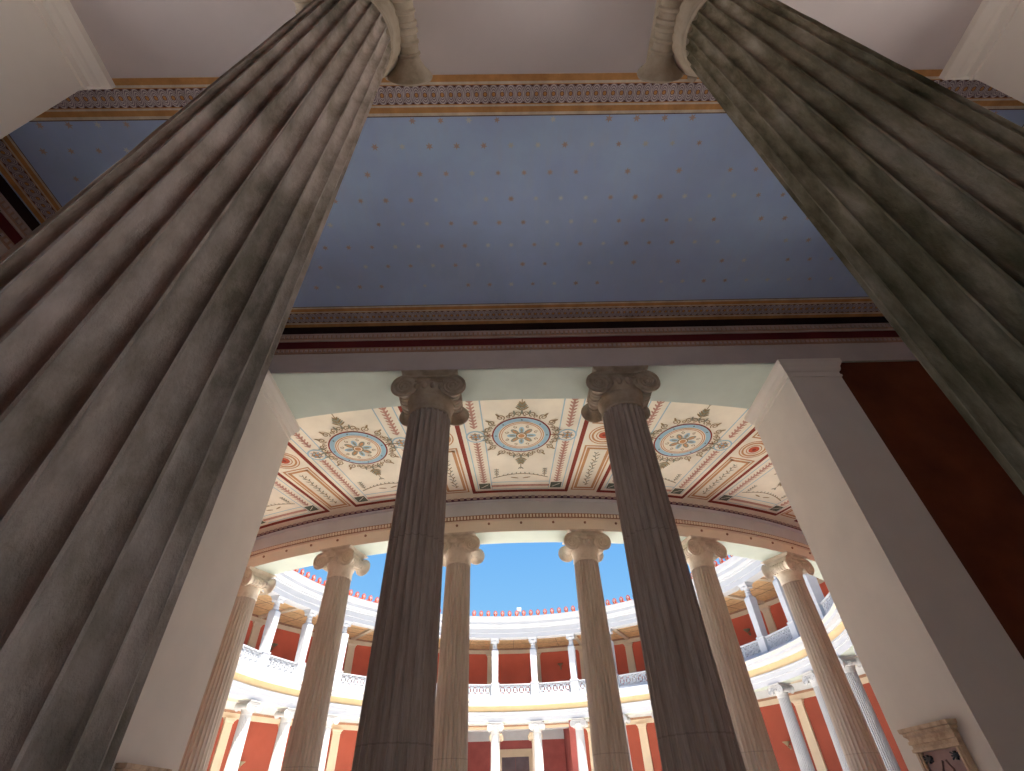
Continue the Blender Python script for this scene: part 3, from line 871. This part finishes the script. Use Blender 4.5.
# wall lamps ---------------------------------------------------------------
def make_lamp():
    root = bpy.data.objects.new('wall_lamp', None); COL.objects.link(root)
    mb = MB(); mb.box(-.06, .06, -.02, 0, -.12, .12, M['lamp']); link('back_plate', mb.mesh('back_plate'), root)
    mb = MB(); mb.tube([(0, 0, -.02), (0, -.14, -.05), (0, -.26, .02), (0, -.28, .10)], .025, M['lamp'], 8); link('arm', mb.mesh('arm', 50), root)
    mb = MB(); T = Matrix.Translation((0, -.28, .08)); mb.lathe([(.04, 0), (.09, .05), (.16, .13), (.25, .2), (.26, .23), (.2, .22)], 20, M['lamp'], T); link('lamp_bowl', mb.mesh('lamp_bowl', 50), root)
    return root
lp = make_lamp(); first = True
for (sd, ph, zz, tx) in (('right', 11.2, 10.5, 'bronze uplight on the upper red wall just right of the courtyard axis'), ('right', 56.3, 10.5, 'bronze uplight on the upper red wall at the right side of the courtyard'),
                     ('left', 57, 10.4, 'bronze uplight on the upper red wall at the left side of the courtyard'), ('right', 57, 3.3, 'bronze uplight on the ground floor red wall at the right side'), ('left', 57.3, 3.2, 'bronze uplight on the ground floor red wall at the left side')):
    o = lp if first else copy_tree(lp); first = False
    th = 180-(ph if sd == 'right' else -ph); t = radians(th); o.location = ((RW-.002)*sin(t), YC-(RW-.002)*cos(t), z(zz)); o.rotation_euler.z = t+pi
    tag(o, tx, 'wall lamp')

# roof floodlights ----------------------------------------------------------
fl = bpy.data.objects.new('floodlight', None); COL.objects.link(fl); fl.location = (16.0*sin(radians(180-1.9)), YC-16.0*cos(radians(180-1.9)), z(13.36)); tag(fl, 'small white floodlight on the roof edge near the courtyard axis', 'floodlight')
mb = MB(); mb.tube([(0, 0, 0), (0, 0, .45)], .03, M['white'], 8); link('bracket', mb.mesh('bracket'), fl)
mb = MB(); mb.rectsweep(-.18, .18, -.06, .06, [(0, .42), (.02, .46), (.02, .70), (0, .74)], M['white']); link('lamp_head', mb.mesh('lamp_head'), fl)

# carved panels on the piers -------------------------------------------------
def make_plaque(loc, rz, label):
    root = bpy.data.objects.new('carved_panel', None); COL.objects.link(root); root.location = loc; root.rotation_euler.z = rz; tag(root, label, 'wall panel')
    Pm = M['plaque']; w = .40; h = 1.53   # local: x along the wall, -y outwards, origin at foot
    mb = MB(); mb.box(-w, w, -.05, 0, h-.24, h, Pm); mb.rectsweep(-w, w, -.06, -.04, [(0, h-.24), (.018, h-.235), (.018, h-.205), (.0, h-.20), (.0, h-.165), (.02, h-.16), (.02, h-.13), (.005, h-.125), (.01, h-.10), (.035, h-.075), (.035, h-.05), (.055, h-.04), (.06, h)], Pm); link('cornice', mb.mesh('cornice'), root)
    for sx in (-1, 1):
        mb = MB(); xs = sorted((sx*(w-.085), sx*w)); mb.box(xs[0], xs[1], -.06, 0, 0, h-.24, Pm); xs = sorted((sx*(w-.06), sx*(w-.03))); mb.box(xs[0], xs[1], -.075, -.06, 0, h-.24, Pm); link('jamb', mb.mesh('jamb'), root)
    mb = MB(); mb.box(-w+.085, w-.085, -.03, 0, 0, h-.24, M['plaquein'])
    for sx in (-1, 1):
        mb.tube([(sx*.03, -.03, h-.34), (sx*.09, -.03, h-.42), (sx*.06, -.03, h-.52), (sx*.15, -.03, h-.62), (sx*.17, -.03, h-.78), (sx*.05, -.03, h-.95), (0, -.03, h-1.1)], .014, M['plaqueor'], 6)
    link('panel', mb.mesh('panel'), root)
    for sx in (-1, 1):
        mb = MB()
        zz = h-.31
        mb.box(sx*.24-.035, sx*.24+.035, -.05, -.03, zz-.02, zz+.02, M['iron']); mb.box(sx*.24-.012, sx*.24+.012, -.055, -.03, zz-.04, zz+.04, M['iron'])
        for dz in (-.022, 0, .022): mb.tube([(sx*.24-.07, -.045, zz+dz*1.4), (sx*.24, -.05, zz+dz*.3), (sx*.24+.07, -.045, zz+dz)], .008, M['iron'], 6)
        link('bracket', mb.mesh('bracket'), root)
    return root
make_plaque((PX, 7.02, .80), -pi/2, 'carved stone framed panel with black brackets, low on the right pier')
make_plaque((-PX, 6.97, .65), pi/2, 'carved stone framed panel low on the left pier, only its top in view')

# ------------------------------------------------------------------ camera, sun, sky
yaw, pit, rol, f = radians(1.2801), radians(41.6488), radians(-2.0751), 490.645
F = Vector((sin(yaw)*cos(pit), cos(yaw)*cos(pit), sin(pit))); R = Vector((cos(yaw), -sin(yaw), 0)); U = R.cross(F)
R2 = R*cos(rol) + U*sin(rol); U2 = -R*sin(rol) + U*cos(rol)
cam = bpy.data.cameras.new('camera'); co = bpy.data.objects.new('camera', cam); COL.objects.link(co)
mt = Matrix((R2, U2, -F)).transposed().to_4x4(); mt.translation = (-.388, 0, K); co.matrix_world = mt
cam.sensor_width = 36; cam.lens = 36*f/1024; cam.clip_start = .05; cam.clip_end = 500
bpy.context.scene.camera = co

sun = bpy.data.lights.new('sun', 'SUN'); sun.energy = 19.5; sun.angle = radians(.6); sun.color = (1, .95, .87)
so = bpy.data.objects.new('sun', sun); COL.objects.link(so)
sd_ = Vector((.177, -.253, .951)).normalized()
so.rotation_euler = sd_.to_track_quat('Z', 'Y').to_euler(); so.location = (10, -20, 40)

w = bpy.data.worlds.new('sky'); bpy.context.scene.world = w; w.use_nodes = True; nt = w.node_tree
bg = nt.nodes['Background']; tc = nt.nodes.new('ShaderNodeTexCoord'); sx = nt.nodes.new('ShaderNodeSeparateXYZ'); nt.links.new(tc.outputs['Generated'], sx.inputs[0])
c = ramp(nt, sx.outputs[2], [(0.0, srgb(205, 225, 245)), (.25, srgb(140, 200, 248)), (.6, srgb(70, 155, 240)), (1.0, srgb(50, 130, 225))])
nt.links.new(c, bg.inputs['Color']); bg.inputs['Strength'].default_value = .86

sc = bpy.context.scene
sc.view_settings.view_transform = 'Standard'; sc.view_settings.look = 'None'; sc.view_settings.gamma = 1; sc.view_settings.use_curve_mapping = False
sc.view_settings.exposure = 0.25
sc.cycles.max_bounces = 12; sc.cycles.diffuse_bounces = 8; sc.cycles.use_denoising = True; sc.cycles.sample_clamp_indirect = 6
